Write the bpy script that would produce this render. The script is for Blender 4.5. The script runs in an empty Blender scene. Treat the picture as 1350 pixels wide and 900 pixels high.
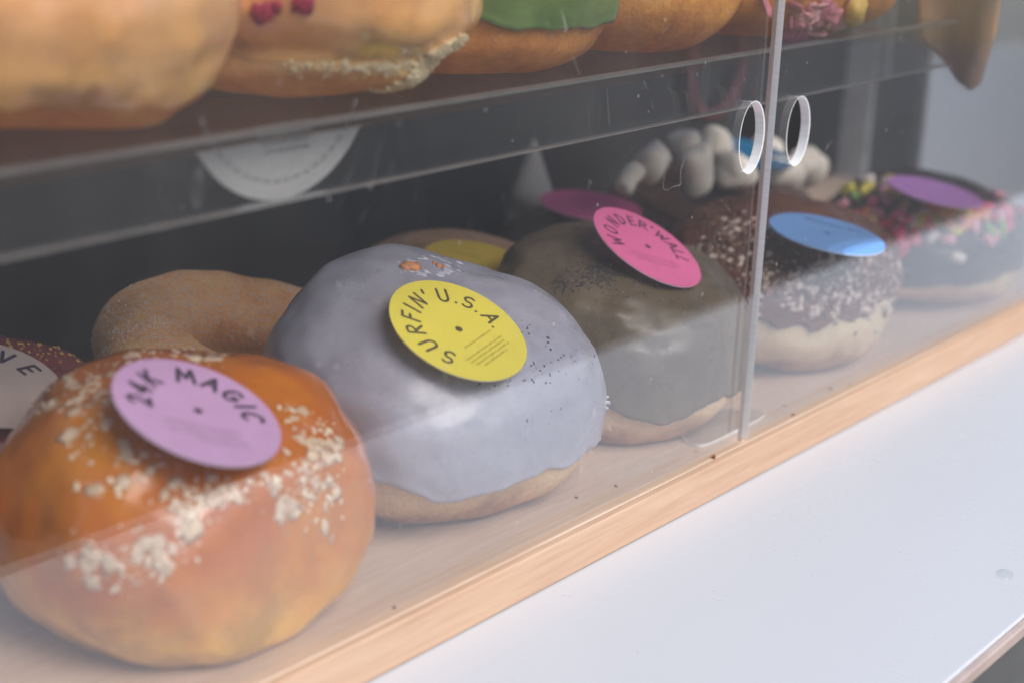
import bpy, bmesh, math, random
from mathutils import Vector, Matrix, noise
from mathutils.bvhtree import BVHTree
PI = math.pi
R_ = math.radians
S = bpy.context.scene
COL = S.collection

# ------------------------------------------------------------------ camera
F = 2250.0                                   # focal length in pixels of a 1350 x 900 frame
AX = Vector((1825, 620, -F)).normalized()    # world X seen from the camera
vy = (1825*321.3 + F*F)/(620 + 1825*.086); vx = 321.3 - .086*vy
AZ = -Vector((vx, -vy, -F)).normalized()     # world Z seen from the camera
AY = AZ.cross(AX).normalized(); AX = AY.cross(AZ).normalized()
ROT = Matrix((AX, AY, AZ))                   # camera vector -> world vector
p0 = Vector((984-675, 450-581, -F))/F*.55
CAM = -(ROT @ p0)
cam_d = bpy.data.cameras.new("camera"); cam = bpy.data.objects.new("camera", cam_d); COL.objects.link(cam)
cam.matrix_world = Matrix.Translation(CAM) @ ROT.to_4x4()
cam_d.sensor_width = 36; cam_d.lens = F/1350*36
cam_d.clip_start = .01; cam_d.clip_end = 200
cam_d.dof.use_dof = True; cam_d.dof.focus_distance = .492; cam_d.dof.aperture_fstop = 8.6
S.camera = cam

# ------------------------------------------------------------------ light
SUN_DIR = Vector((-.06, -.86, 1.0)).normalized()      # from the scene to the sun
W = bpy.data.worlds.new("World"); S.world = W; W.use_nodes = True
nt = W.node_tree; bg = nt.nodes['Background']
sky = nt.nodes.new('ShaderNodeTexSky'); sky.sky_type = 'NISHITA'; sky.sun_disc = False
sky.sun_elevation = math.asin(SUN_DIR.z); sky.sun_rotation = math.atan2(SUN_DIR.x, SUN_DIR.y)
sky.air_density = 1.0; sky.dust_density = 1.5; sky.ozone_density = 1.0
nt.links.new(sky.outputs[0], bg.inputs[0]); bg.inputs[1].default_value = .13
sun_d = bpy.data.lights.new("sun", 'SUN'); sun = bpy.data.objects.new("sun", sun_d); COL.objects.link(sun)
sun_d.energy = 2.6; sun_d.angle = R_(40); sun_d.color = (1, .965, .92)
sun.rotation_euler = SUN_DIR.to_track_quat('Z', 'Y').to_euler()
S.view_settings.view_transform = 'Standard'; S.view_settings.look = 'None'
S.view_settings.exposure = 0.55; S.view_settings.gamma = 1
S.cycles.max_bounces = 12; S.cycles.transparent_max_bounces = 24; S.cycles.caustics_reflective = False

# ------------------------------------------------------------------ picture helpers
def ray(px, py):
    return (ROT @ Vector((px-675, 450-py, -F))).normalized()
def at(px, py, x=None, y=None, z=None):
    d = ray(px, py)
    if x is not None: t = (x-CAM.x)/d.x
    elif y is not None: t = (y-CAM.y)/d.y
    else: t = (z-CAM.z)/d.z
    return CAM + d*t

# ------------------------------------------------------------------ materials
def new_mat(name):
    m = bpy.data.materials.new(name); m.use_nodes = True
    return m, m.node_tree, m.node_tree.nodes['Principled BSDF']
def N(nt, t, **k):
    n = nt.nodes.new(t)
    for a, b in k.items():
        if a in n.inputs: n.inputs[a].default_value = b
        else: setattr(n, a, b)
    return n
def coords(nt, scale=(1, 1, 1)):
    tc = nt.nodes.new('ShaderNodeTexCoord'); mp = nt.nodes.new('ShaderNodeMapping')
    mp.inputs['Scale'].default_value = scale
    nt.links.new(tc.outputs['Object'], mp.inputs[0]); return mp.outputs[0]
def noise_n(nt, co, scale, detail=4, rough=.55, dist=0):
    n = N(nt, 'ShaderNodeTexNoise', Scale=scale, Detail=detail, Roughness=rough, Distortion=dist)
    nt.links.new(co, n.inputs['Vector']); return n.outputs['Fac']
def ramp(nt, fac, stops):
    r = nt.nodes.new('ShaderNodeValToRGB'); e = r.color_ramp.elements
    while len(e) < len(stops): e.new(.5)
    for i, (p, c) in enumerate(stops):
        e[i].position = p; e[i].color = (*c, 1) if len(c) == 3 else c
    nt.links.new(fac, r.inputs[0]); return r.outputs[0]
def mixc(nt, fac, a, b, mode='MIX'):
    m = nt.nodes.new('ShaderNodeMix'); m.data_type = 'RGBA'; m.blend_type = mode
    for s, v in ((0, fac), (6, a), (7, b)):
        if hasattr(v, 'links') or isinstance(v, bpy.types.NodeSocket): nt.links.new(v, m.inputs[s])
        elif s == 0: m.inputs[0].default_value = v
        else: m.inputs[s].default_value = (*v, 1)
    return m.outputs[2]
def math_n(nt, op, a, b=None, clamp=False):
    m = nt.nodes.new('ShaderNodeMath'); m.operation = op; m.use_clamp = clamp
    for i, v in enumerate((a, b)):
        if v is None: continue
        if isinstance(v, bpy.types.NodeSocket): nt.links.new(v, m.inputs[i])
        else: m.inputs[i].default_value = v
    return m.outputs[0]
def bump(nt, b, h, strength, dist):
    n = N(nt, 'ShaderNodeBump', Strength=strength, Distance=dist)
    nt.links.new(h, n.inputs['Height']); nt.links.new(n.outputs[0], b.inputs['Normal'])
def plain(name, c, rough=.6, var=.12, scale=60, sss=0, spec=.5, coat=0):
    m, nt, b = new_mat(name)
    co = coords(nt); f = noise_n(nt, co, scale)
    d = tuple(x*(1-var) for x in c); l = tuple(min(1, x*(1+var)) for x in c)
    nt.links.new(ramp(nt, f, ((.35, d), (.65, l))), b.inputs['Base Color'])
    b.inputs['Roughness'].default_value = rough
    b.inputs['Specular IOR Level'].default_value = spec
    b.inputs['Coat Weight'].default_value = coat
    if sss:
        b.inputs['Subsurface Weight'].default_value = sss
        b.inputs['Subsurface Radius'].default_value = (1, .5, .25); b.inputs['Subsurface Scale'].default_value = .003
    return m

def dough_mat(name, h, fried=(.46, .20, .065), pale=(.80, .56, .27), dark=(.24, .085, .025), band=.45, width=.16, sugar=0):
    """fried dough: brown top and bottom, a pale ring where it floated in the oil (height in object space)"""
    m, nt, b = new_mat(name)
    co = coords(nt)
    sep = nt.nodes.new('ShaderNodeSeparateXYZ'); nt.links.new(co, sep.inputs[0])
    z = math_n(nt, 'DIVIDE', sep.outputs[2], h)
    w = noise_n(nt, co, 45, 3)
    z = math_n(nt, 'ADD', z, math_n(nt, 'MULTIPLY', math_n(nt, 'SUBTRACT', w, .5), .35))
    ringf = ramp(nt, z, ((max(0, band-width*1.5), (0, 0, 0)), (band-width*.4, (1, 1, 1)), (band+width*.4, (1, 1, 1)), (min(1, band+width*1.5), (0, 0, 0))))
    f2 = noise_n(nt, co, 90, 6, .65)
    brown = ramp(nt, f2, ((.3, dark), (.52, fried), (.75, tuple(min(1, c*1.35) for c in fried))))
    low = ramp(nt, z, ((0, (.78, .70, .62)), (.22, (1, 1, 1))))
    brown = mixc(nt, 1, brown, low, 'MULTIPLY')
    c = mixc(nt, ringf, brown, pale)
    fine = noise_n(nt, co, 700, 5, .7)
    c = mixc(nt, 1, c, ramp(nt, fine, ((.3, (.8, .76, .72)), (.65, (1, 1, 1)))), 'MULTIPLY')
    h1 = math_n(nt, 'ADD', math_n(nt, 'MULTIPLY', fine, .4), noise_n(nt, co, 220, 6, .7))
    if sugar:
        v = nt.nodes.new('ShaderNodeTexVoronoi'); v.inputs['Scale'].default_value = 1500; nt.links.new(co, v.inputs['Vector'])
        big = noise_n(nt, co, 60, 5, .7)
        s = math_n(nt, 'MULTIPLY', ramp(nt, v.outputs['Color'], ((.45, (0, 0, 0)), (.6, (1, 1, 1)))),
                   ramp(nt, big, ((.42, (.12, .12, .12)), (.62, (sugar,)*3))))
        c = mixc(nt, s, c, (.78, .62, .48))
        h1 = math_n(nt, 'ADD', h1, math_n(nt, 'MULTIPLY', s, .6))
    nt.links.new(c, b.inputs['Base Color'])
    b.inputs['Roughness'].default_value = .62
    b.inputs['Subsurface Weight'].default_value = .12
    b.inputs['Subsurface Radius'].default_value = (1, .5, .25); b.inputs['Subsurface Scale'].default_value = .004
    bump(nt, b, h1, .55, .0012)
    return m

def glaze_mat(name, c, rough=.3, patch=None, pscale=35, bumpd=.0006, sss=.25, clear=.4, thin=None, plo=.45, phi=.68, low=None, spec=.5):
    m, nt, b = new_mat(name)
    co = coords(nt)
    f = noise_n(nt, co, pscale, 5, .6, .5)
    c2 = patch or tuple(min(1, x*1.2) for x in c)
    col = ramp(nt, f, ((plo, c), (phi, c2)))
    f2 = noise_n(nt, co, 160, 4, .6)
    col = mixc(nt, 1, col, ramp(nt, f2, ((.3, (.86, .86, .88)), (.6, (1, 1, 1)))), 'MULTIPLY')
    if thin:
        col = mixc(nt, math_n(nt, 'MULTIPLY', ramp(nt, noise_n(nt, co, 24, 3), ((.5, (0, 0, 0)), (.72, (1, 1, 1)))), .55), col, thin)
    if low:
        lc, z0, z1 = low
        sp = nt.nodes.new('ShaderNodeSeparateXYZ'); nt.links.new(co, sp.inputs[0])
        zz = math_n(nt, 'ADD', sp.outputs[2], math_n(nt, 'MULTIPLY', math_n(nt, 'SUBTRACT', noise_n(nt, co, 38, 4), .5), (z1-z0)*2.2))
        k = math_n(nt, 'DIVIDE', math_n(nt, 'SUBTRACT', z1, zz), z1-z0, True)
        lcol = ramp(nt, noise_n(nt, co, 55, 4, .6), ((.40, tuple(c_*.62 for c_ in lc)), (.55, lc)))
        col = mixc(nt, k, col, lcol)
    nt.links.new(col, b.inputs['Base Color'])
    b.inputs['Specular IOR Level'].default_value = spec
    rr = ramp(nt, noise_n(nt, co, 70, 5, .7), ((.35, (rough*.6,)*3), (.7, (min(1, rough*1.7),)*3)))
    nt.links.new(rr, b.inputs['Roughness'])
    b.inputs['Subsurface Weight'].default_value = sss
    b.inputs['Subsurface Radius'].default_value = (1, .8, .6); b.inputs['Subsurface Scale'].default_value = .003
    b.inputs['Coat Weight'].default_value = clear; b.inputs['Coat Roughness'].default_value = rough*.6
    h = math_n(nt, 'ADD', noise_n(nt, co, 130, 5, .6), math_n(nt, 'MULTIPLY', noise_n(nt, co, 600, 3, .6), .25))
    bump(nt, b, h, .5, bumpd)
    return m

def acrylic_mat(name, dust=.03, f0=.045, tint=(.97, .98, .98), scratch=True, rough=0.0, gain=1.0):
    m = bpy.data.materials.new(name); m.use_nodes = True; nt = m.node_tree
    nt.nodes.remove(nt.nodes['Principled BSDF']); out = nt.nodes['Material Output']
    g = nt.nodes.new('ShaderNodeNewGeometry')
    dp = nt.nodes.new('ShaderNodeVectorMath'); dp.operation = 'DOT_PRODUCT'
    nt.links.new(g.outputs['Incoming'], dp.inputs[0]); nt.links.new(g.outputs['Normal'], dp.inputs[1])
    c = math_n(nt, 'ABSOLUTE', dp.outputs['Value'])
    k = math_n(nt, 'POWER', math_n(nt, 'SUBTRACT', 1.0, c, True), 5.0)
    fr = math_n(nt, 'ADD', math_n(nt, 'MULTIPLY', k, (1-f0)*gain), f0*gain, True)
    tr = N(nt, 'ShaderNodeBsdfTransparent', Color=(*tint, 1)); gl = N(nt, 'ShaderNodeBsdfGlossy', Roughness=rough)
    mx = nt.nodes.new('ShaderNodeMixShader')
    nt.links.new(fr, mx.inputs[0]); nt.links.new(tr.outputs[0], mx.inputs[1]); nt.links.new(gl.outputs[0], mx.inputs[2])
    co = coords(nt)
    df = N(nt, 'ShaderNodeBsdfDiffuse', Color=(.85, .84, .83, 1)); tl = N(nt, 'ShaderNodeBsdfTranslucent', Color=(.85, .84, .83, 1))
    dm = nt.nodes.new('ShaderNodeMixShader'); dm.inputs[0].default_value = .5
    nt.links.new(df.outputs[0], dm.inputs[1]); nt.links.new(tl.outputs[0], dm.inputs[2])
    smear = ramp(nt, noise_n(nt, coords(nt, (9, 9, 3)), 2.2, 6, .65, 1.2), ((.38, (.25,)*3), (.72, (1.7,)*3)))
    fac = math_n(nt, 'MULTIPLY', smear, dust)
    if scratch:
        v = nt.nodes.new('ShaderNodeTexVoronoi'); v.inputs['Scale'].default_value = 260; nt.links.new(co, v.inputs['Vector'])
        speck = math_n(nt, 'LESS_THAN', v.outputs['Distance'], .13)
        sel = math_n(nt, 'GREATER_THAN', noise_n(nt, co, 150, 2), .66)
        fac = math_n(nt, 'ADD', fac, math_n(nt, 'MULTIPLY', math_n(nt, 'MULTIPLY', speck, sel), .35))
        # hairline scratches: thin iso-lines of a warped noise, broken up by a second one
        nn = noise_n(nt, coords(nt, (1, 1, .35)), 26, 2, .5, 2.5)
        line = math_n(nt, 'LESS_THAN', math_n(nt, 'ABSOLUTE', math_n(nt, 'SUBTRACT', nn, .5)), .0018)
        brk = math_n(nt, 'GREATER_THAN', noise_n(nt, co, 45, 3), .60)
        fac = math_n(nt, 'ADD', fac, math_n(nt, 'MULTIPLY', math_n(nt, 'MULTIPLY', line, brk), .2), True)
    m2 = nt.nodes.new('ShaderNodeMixShader')
    nt.links.new(fac, m2.inputs[0]); nt.links.new(mx.outputs[0], m2.inputs[1]); nt.links.new(dm.outputs[0], m2.inputs[2])
    nt.links.new(m2.outputs[0], out.inputs[0])
    return m

def wood_mat(name, a=(.53, .385, .285), b_=(.62, .48, .38), rough=.5):
    m, nt, b = new_mat(name)
    co = coords(nt, (3.5, 45, 45))
    f = noise_n(nt, co, 3.2, 8, .65, .8)
    col = ramp(nt, f, ((.3, a), (.7, b_)))
    f2 = noise_n(nt, coords(nt, (14, 300, 300)), 2.5, 4, .6)
    col = mixc(nt, 1, col, ramp(nt, f2, ((.32, (.90, .87, .84)), (.55, (1, 1, 1)))), 'MULTIPLY')
    f3 = noise_n(nt, coords(nt), 18, 5, .6)
    col = mixc(nt, math_n(nt, 'MULTIPLY', ramp(nt, f3, ((.5, (0, 0, 0)), (.75, (1, 1, 1)))), .35), col, (.52, .31, .18))
    nt.links.new(col, b.inputs['Base Color'])
    b.inputs['Roughness'].default_value = rough
    b.inputs['Specular IOR Level'].default_value = .35
    bump(nt, b, f2, .25, .0003)
    return m

M = {}
M['wood'] = wood_mat('pale_wood')
M['wood_edge'] = wood_mat('front_strip_wood', (.46, .295, .195), (.54, .37, .26))  # same wood as the board, toned darker and more orange for the front
M['acrylic'] = acrylic_mat('clear_acrylic', dust=.009, gain=2.8, tint=(.99, .99, .99))
M['shelf_acrylic'] = acrylic_mat('shelf_acrylic', dust=.012, f0=.04, scratch=False, gain=.65)
M['lip_acrylic'] = acrylic_mat('lip_acrylic', dust=.022, f0=.05, scratch=True)
m, nt, b = new_mat('sawn_acrylic_edge')
f = noise_n(nt, coords(nt, (30, 30, 400)), 2.0, 4, .6)
nt.links.new(ramp(nt, f, ((.3, (.80, .82, .83)), (.7, (.97, .97, .96)))), b.inputs['Base Color'])
b.inputs['Roughness'].default_value = .35
out = nt.nodes['Material Output']; tl = N(nt, 'ShaderNodeBsdfTranslucent', Color=(.97, .97, .96, 1)); ad = nt.nodes.new('ShaderNodeMixShader'); ad.inputs[0].default_value = .22
nt.links.new(b.outputs[0], ad.inputs[1]); nt.links.new(tl.outputs[0], ad.inputs[2])
bk = nt.nodes.new('ShaderNodeNewGeometry'); tr = N(nt, 'ShaderNodeBsdfTransparent'); ms = nt.nodes.new('ShaderNodeMixShader')
nt.links.new(math_n(nt, 'MULTIPLY', bk.outputs['Backfacing'], .80), ms.inputs[0]); nt.links.new(ad.outputs[0], ms.inputs[1]); nt.links.new(tr.outputs[0], ms.inputs[2])
nt.links.new(ms.outputs[0], out.inputs[0])
M['edge'] = m
M['stop'] = acrylic_mat('clear_plate', dust=.03, f0=.06, scratch=False)
M['edge_pink'] = plain('edge_with_protective_film', (.62, .50, .46), .4)
M['lip_edge'] = plain('lip_edge_m', (.26, .25, .24), .4)
M['dim_edge'] = plain('dusty_shelf_edge', (.16, .155, .15), .4)
m, nt, b = new_mat('white_laminate')
nt.links.new(ramp(nt, noise_n(nt, coords(nt), 6, 6, .6), ((.35, (.50, .512, .535)), (.65, (.515, .522, .545)))), b.inputs['Base Color'])
nt.links.new(ramp(nt, noise_n(nt, coords(nt), 30, 5, .6), ((.2, (.26,)*3), (.8, (.30,)*3))), b.inputs['Roughness'])
b.inputs['Specular IOR Level'].default_value = .35
M['counter'] = m
M['trim'] = plain('counter_edge_band', (.42, .33, .30), .5)
M['ground'] = plain('asphalt', (.036, .035, .034), .9, .2, 8)
M['dark'] = plain('charcoal_panel', (.0105, .0105, .012), .45, .35, 9)
M['seed'] = plain('poppy_seed', (.03, .03, .04), .6)
M['crumb'] = plain('sugar_crumb', (.92, .72, .54), .5, .22, 220, 0)
M['marsh'] = plain('marshmallow', (.80, .71, .60), .85, .10, 140, .5)
M['ink'] = plain('ink', (.035, .02, .045), .6)
M['paper_white'] = plain('paper_white', (.80, .78, .76), .7, .03)

# ------------------------------------------------------------------ mesh helpers
def tag(o, label=None, cat=None, group=None, kind=None):
    for k, v in (('label', label), ('category', cat), ('group', group), ('kind', kind)):
        if v: o[k] = v
    return o
def link(name, me, mat, parent=None, smooth=True):
    for x in (mat if isinstance(mat, (list, tuple)) else [mat]): me.materials.append(x)
    if smooth:
        for p in me.polygons: p.use_smooth = True
    o = bpy.data.objects.new(name, me); COL.objects.link(o)
    if parent: o.parent = parent
    return o
def mesh(name, V, Fc, mat, parent=None, smooth=True):
    me = bpy.data.meshes.new(name); me.from_pydata([tuple(v) for v in V], [], Fc); me.update()
    return link(name, me, mat, parent, smooth)
def empty(name, loc):
    o = bpy.data.objects.new(name, None); COL.objects.link(o); o.location = loc; o.empty_display_size = .01
    return o
def box(name, a, b, mat, parent=None, bev=0.0):
    bm = bmesh.new(); bmesh.ops.create_cube(bm, size=1)
    for v in bm.verts:
        v.co = Vector([(a[i]+b[i])/2 + v.co[i]*(b[i]-a[i]) for i in range(3)])
    if bev: bmesh.ops.bevel(bm, geom=bm.edges[:], offset=bev, segments=3, profile=.6, affect='EDGES')
    me = bpy.data.meshes.new(name); bm.to_mesh(me); bm.free()
    return link(name, me, mat, parent, False)

def sg(a, e): return math.copysign(abs(a)**e, a)

# ------------------------------------------------------------------ doughnuts
class Dough:
    """a doughnut: superellipsoid with lumps, tilted towards the front (tilt), floor-flattened"""
    def __init__(s, name, label, x, y, z0, r, h, tilt=0, seed=0, p=2.35, lump=.0018, ring=0, sx=1, sy=1, rot=0, wob=(), axis=0, cat='doughnut', group=None, crease=None):
        s.crease = crease
        s.x, s.y, s.z0, s.r, s.h, s.t, s.seed, s.p, s.lump, s.ring = x, y, z0, r, h, R_(tilt), seed, p, lump, ring
        s.sx, s.sy, s.rot, s.wob, s.ax = sx, sy, R_(rot), wob, R_(axis)
        s.root = empty(name, (x, y, z0)); tag(s.root, label, cat, group)
        s.low = 0; s.low = min(s.base(-PI/2+PI*i/40, 2*PI*j/24).z for i in range(41) for j in range(24)) + .0035
    def base(s, u, v, off=0.0):
        if s.ring:          # ring with a hollow in the middle: u runs over the top half circle
            rm = s.r*(1+s.ring)*.5; tube = s.r - rm
            a = u
            rho = rm + tube*math.cos(a); z = s.h/2*math.sin(a)
            rho += off*math.cos(a); z += off*math.sin(a)
        else:
            rho = s.r*sg(math.cos(u), 2/s.p); z = s.h/2*sg(math.sin(u), 2/s.p)
            n = Vector((math.cos(u)/s.r, math.sin(u)/(s.h/2))).normalized()
            rho += off*n.x; z += off*n.y
            if s.crease: rho *= 1 - s.crease[1]*math.exp(-((u-s.crease[0]-.06*math.sin(2*v))/s.crease[2])**2)
        k = 1 + sum(a*math.cos(m*v+ph) for m, a, ph in s.wob)
        rho *= k
        P = Vector((rho*math.cos(v)*s.sx, rho*math.sin(v)*s.sy, z))
        if s.lump:
            q = P*28 + Vector((s.seed*7.3, s.seed*1.7, 3.1))
            d = noise.noise(q)*s.lump + noise.noise(q*2.7)*s.lump*.35
            nn = Vector((P.x, P.y, P.z*2)).normalized(); P += nn*d
        P = Matrix.Rotation(s.rot, 3, 'Z') @ P
        ax = Vector((math.cos(s.ax), math.sin(s.ax), 0))
        P = Matrix.Rotation(s.t, 3, ax) @ P       # positive: top leans towards -y
        return P
    def pt(s, u, v, off=0.0):
        P = s.base(u, v, off); z = P.z - s.low
        if z < .0016: z = .0002 + .0014*math.exp((z-.0016)/.0014) if z > -.02 else .0002
        yy = P.y + s.y; lim = .0056+.0010*z/.05       # where it presses against the doors it goes flat
        if yy < lim+.004: yy = lim + .004*math.exp((yy-lim-.004)/.004)
        return Vector((P.x, yy-s.y, z))
    def build(s, dough, nu=72, nv=128, name='dough'):
        V, Fc = [], []
        u0, u1 = (-PI, PI) if s.ring else (-PI/2, PI/2)
        for i in range(nu+1):
            u = u0+(u1-u0)*i/nu
            for j in range(nv): V.append(s.pt(u, 2*PI*j/nv))
        for i in range(nu):
            for j in range(nv):
                k = (j+1) % nv; Fc.append((i*nv+j, i*nv+k, (i+1)*nv+k, (i+1)*nv+j))
        o = mesh(name, V, Fc, dough, s.root)
        s.bvh = BVHTree.FromPolygons([v + Vector((s.x, s.y, s.z0)) for v in V], Fc)
        s.body = o; s.bvh0 = s.bvh
        return o
    def glaze(s, mat, edge=-.35, thick=.0016, var=.18, nu=56, nv=160, drip=0, name='glaze', top=None, rough=0.0):
        V, Fc = [], []
        u1 = PI/2 if not s.ring else PI*.92
        for i in range(nu+1):
            t = i/nu
            for j in range(nv):
                v = 2*PI*j/nv
                q = Vector((math.cos(v)*1.6, math.sin(v)*1.6, s.seed*3.3+5))
                ub = edge + var*(noise.noise(q)*1.0 + noise.noise(q*2.6)*.5 + noise.noise(q*9)*.12)
                if drip: ub -= drip*max(0, noise.noise(q*4.1))**1.2*2
                u = ub + (u1-ub)*(t**1.5*.6+t*.4)
                if t == 0: off = -.0004
                else: off = thick*(min(1, (t/.05))**.5)*(1+.35*math.exp(-((t-.04)/.035)**2))
                off += (.0006+rough)*noise.noise(Vector((math.cos(v)*math.cos(u), math.sin(v)*math.cos(u), math.sin(u)))*5.5 + Vector((s.seed, 2, 9)))*min(1, t*12)
                V.append(s.pt(u, v, off))
        for i in range(nu):
            for j in range(nv):
                k = (j+1) % nv; Fc.append((i*nv+j, i*nv+k, (i+1)*nv+k, (i+1)*nv+j))
        o = mesh(name, V, Fc, mat, s.root)
        s.bvh = BVHTree.FromPolygons([v + Vector((s.x, s.y, s.z0)) for v in V] , Fc)
        return o
    def pick(s, px, py):
        hs = [h for h in (s.bvh.ray_cast(CAM, ray(px, py)), s.bvh0.ray_cast(CAM, ray(px, py))) if h[0] is not None]
        if not hs: return None
        h = min(hs, key=lambda q: q[3])
        n = h[1]
        if n.dot(ray(px, py)) > 0: n = -n
        return h[0] - Vector((s.x, s.y, s.z0)), n

rnd = random.Random(7)
def chunk(V, Fc, c, n, size, flat=.5, sub=1):
    """a small irregular grain lying on the surface"""
    bm = bmesh.new(); bmesh.ops.create_icosphere(bm, subdivisions=sub, radius=1)
    q = n.to_track_quat('Z', 'Y').to_matrix() @ Matrix.Rotation(rnd.random()*6.28, 3, 'Z')
    sx, sy = rnd.uniform(.6, 1.4), rnd.uniform(.6, 1.2); b0 = len(V); sd = Vector((rnd.random()*50, 0, 0))
    bm.verts.ensure_lookup_table()
    for v in bm.verts:
        k = 1+.55*noise.noise(v.co*1.4+sd)
        V.append(c + q @ Vector((v.co.x*sx*k, v.co.y*sy*k, v.co.z*flat*k))*size)
    for f in bm.faces: Fc.append(tuple(b0+v.index for v in f.verts))
    bm.free()
def scatter(D, clusters, mat, name, size=(.0003, .0012), flat=.5, sub=1, kind='stuff', lift=.15):
    V, Fc = [], []
    for (px, py, sx, sy, n) in clusters:
        for _ in range(n):
            h = D.pick(px+rnd.gauss(0, sx), py+rnd.gauss(0, sy))
            if not h: continue
            sz = size[0]+(size[1]-size[0])*rnd.random()**2.2
            chunk(V, Fc, h[0]+h[1]*sz*lift, h[1], sz, flat, sub)
    if V: return tag(mesh(name, V, Fc, mat, D.root, True), kind=kind)

# ------------------------------------------------------------------ round paper labels with hand-lettered capitals
def arc(cx, cy, rx, ry, a0, a1, n=12):
    return [(cx+rx*math.cos(R_(a0+(a1-a0)*i/n)), cy+ry*math.sin(R_(a0+(a1-a0)*i/n))) for i in range(n+1)]
G = {  # strokes in a box 0..w by 0..1
 'S': (.62, [arc(.33, .74, .27, .24, 40, 265)+arc(.31, .26, .27, .26, 85, -140)]),
 'U': (.68, [[(.04, 1), (.06, .35)]+arc(.34, .32, .28, .31, 180, 360)+[(.62, 1)]]),
 'R': (.62, [[(.05, 0), (.07, 1)], [(.07, 1)]+arc(.26, .76, .30, .24, 90, -90)+[(.08, .50)], [(.22, .50), (.62, 0)]]),
 'F': (.52, [[(.05, 0), (.07, 1), (.52, .98)], [(.06, .54), (.42, .55)]]),
 'I': (.14, [[(.05, 0), (.09, 1)]]),
 'N': (.66, [[(.04, 0), (.08, 1), (.58, .03), (.62, 1)]]),
 "'": (.16, [[(.10, 1.05), (.05, .78)]]),
 '.': (.14, [[(.07, .05), (.09, .07)]]),
 'A': (.68, [[(.02, 0), (.34, 1), (.66, 0)], [(.15, .36), (.54, .36)]]),
 '2': (.60, [arc(.30, .72, .25, .26, 165, -35)+[(.05, .03), (.60, .03)]]),
 '4': (.62, [[(.44, 0), (.44, 1), (.04, .34), (.62, .34)]]),
 'K': (.62, [[(.06, 0), (.07, 1)], [(.60, 1), (.08, .48)], [(.20, .58), (.62, 0)]]),
 'M': (.84, [[(.03, 0), (.12, 1), (.42, .32), (.72, 1), (.81, 0)]]),
 'G': (.70, [arc(.36, .50, .33, .48, 50, 330)+[(.66, .44), (.38, .44)]]),
 'C': (.64, [arc(.36, .50, .32, .48, 50, 310)]),
 'W': (.88, [[(.02, 1), (.22, .02), (.44, .74), (.66, .02), (.86, 1)]]),
 'O': (.72, [arc(.36, .50, .32, .48, 0, 360, 24)]),
 'D': (.66, [[(.06, 0), (.07, 1)]+arc(.10, .50, .50, .50, 88, -88)+[(.06, 0)]]),
 'E': (.54, [[(.52, .98), (.07, 1), (.05, 0), (.52, .02)], [(.06, .52), (.44, .53)]]),
 'L': (.50, [[(.07, 1), (.05, .02), (.50, .02)]]),
 'V': (.66, [[(.02, 1), (.32, 0), (.64, 1)]]),
 'T': (.6, [[(.0, 1), (.6, 1)], [(.3, 1), (.3, 0)]]), 'H': (.6, [[(.04, 0), (.04, 1)], [(.56, 0), (.56, 1)], [(.04, .5), (.56, .5)]]),
}
def stroke(V, Fc, pts, w, z):
    """flat rounded ribbon along pts; mild width change like a marker"""
    P = [Vector((x, y, 0)) for x, y in pts]; n = len(P)
    def disc(c, r):
        b = len(V)
        for i in range(10): V.append(Vector((c.x+r*math.cos(i*PI/5), c.y+r*math.sin(i*PI/5), z+len(V)*1e-10)))
        Fc.append(tuple(range(b, b+10)))
    for i in range(n-1):
        a, b_ = P[i], P[i+1]; d = (b_-a)
        if d.length < 1e-9: continue
        d.normalize(); q = Vector((-d.y, d.x, 0))*w*.5
        k = len(V)
        for v in (a-q, b_-q, b_+q, a+q): V.append(Vector((v.x, v.y, z + (i % 3)*2e-6)))
        Fc.append((k, k+1, k+2, k+3))
    for i in range(n):
        b = len(V); r = w*.5
        for t in range(10): V.append(Vector((P[i].x+r*math.cos(t*PI/5), P[i].y+r*math.sin(t*PI/5), z+(3+i % 2)*2e-6)))
        Fc.append(tuple(range(b, b+10)))

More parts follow.
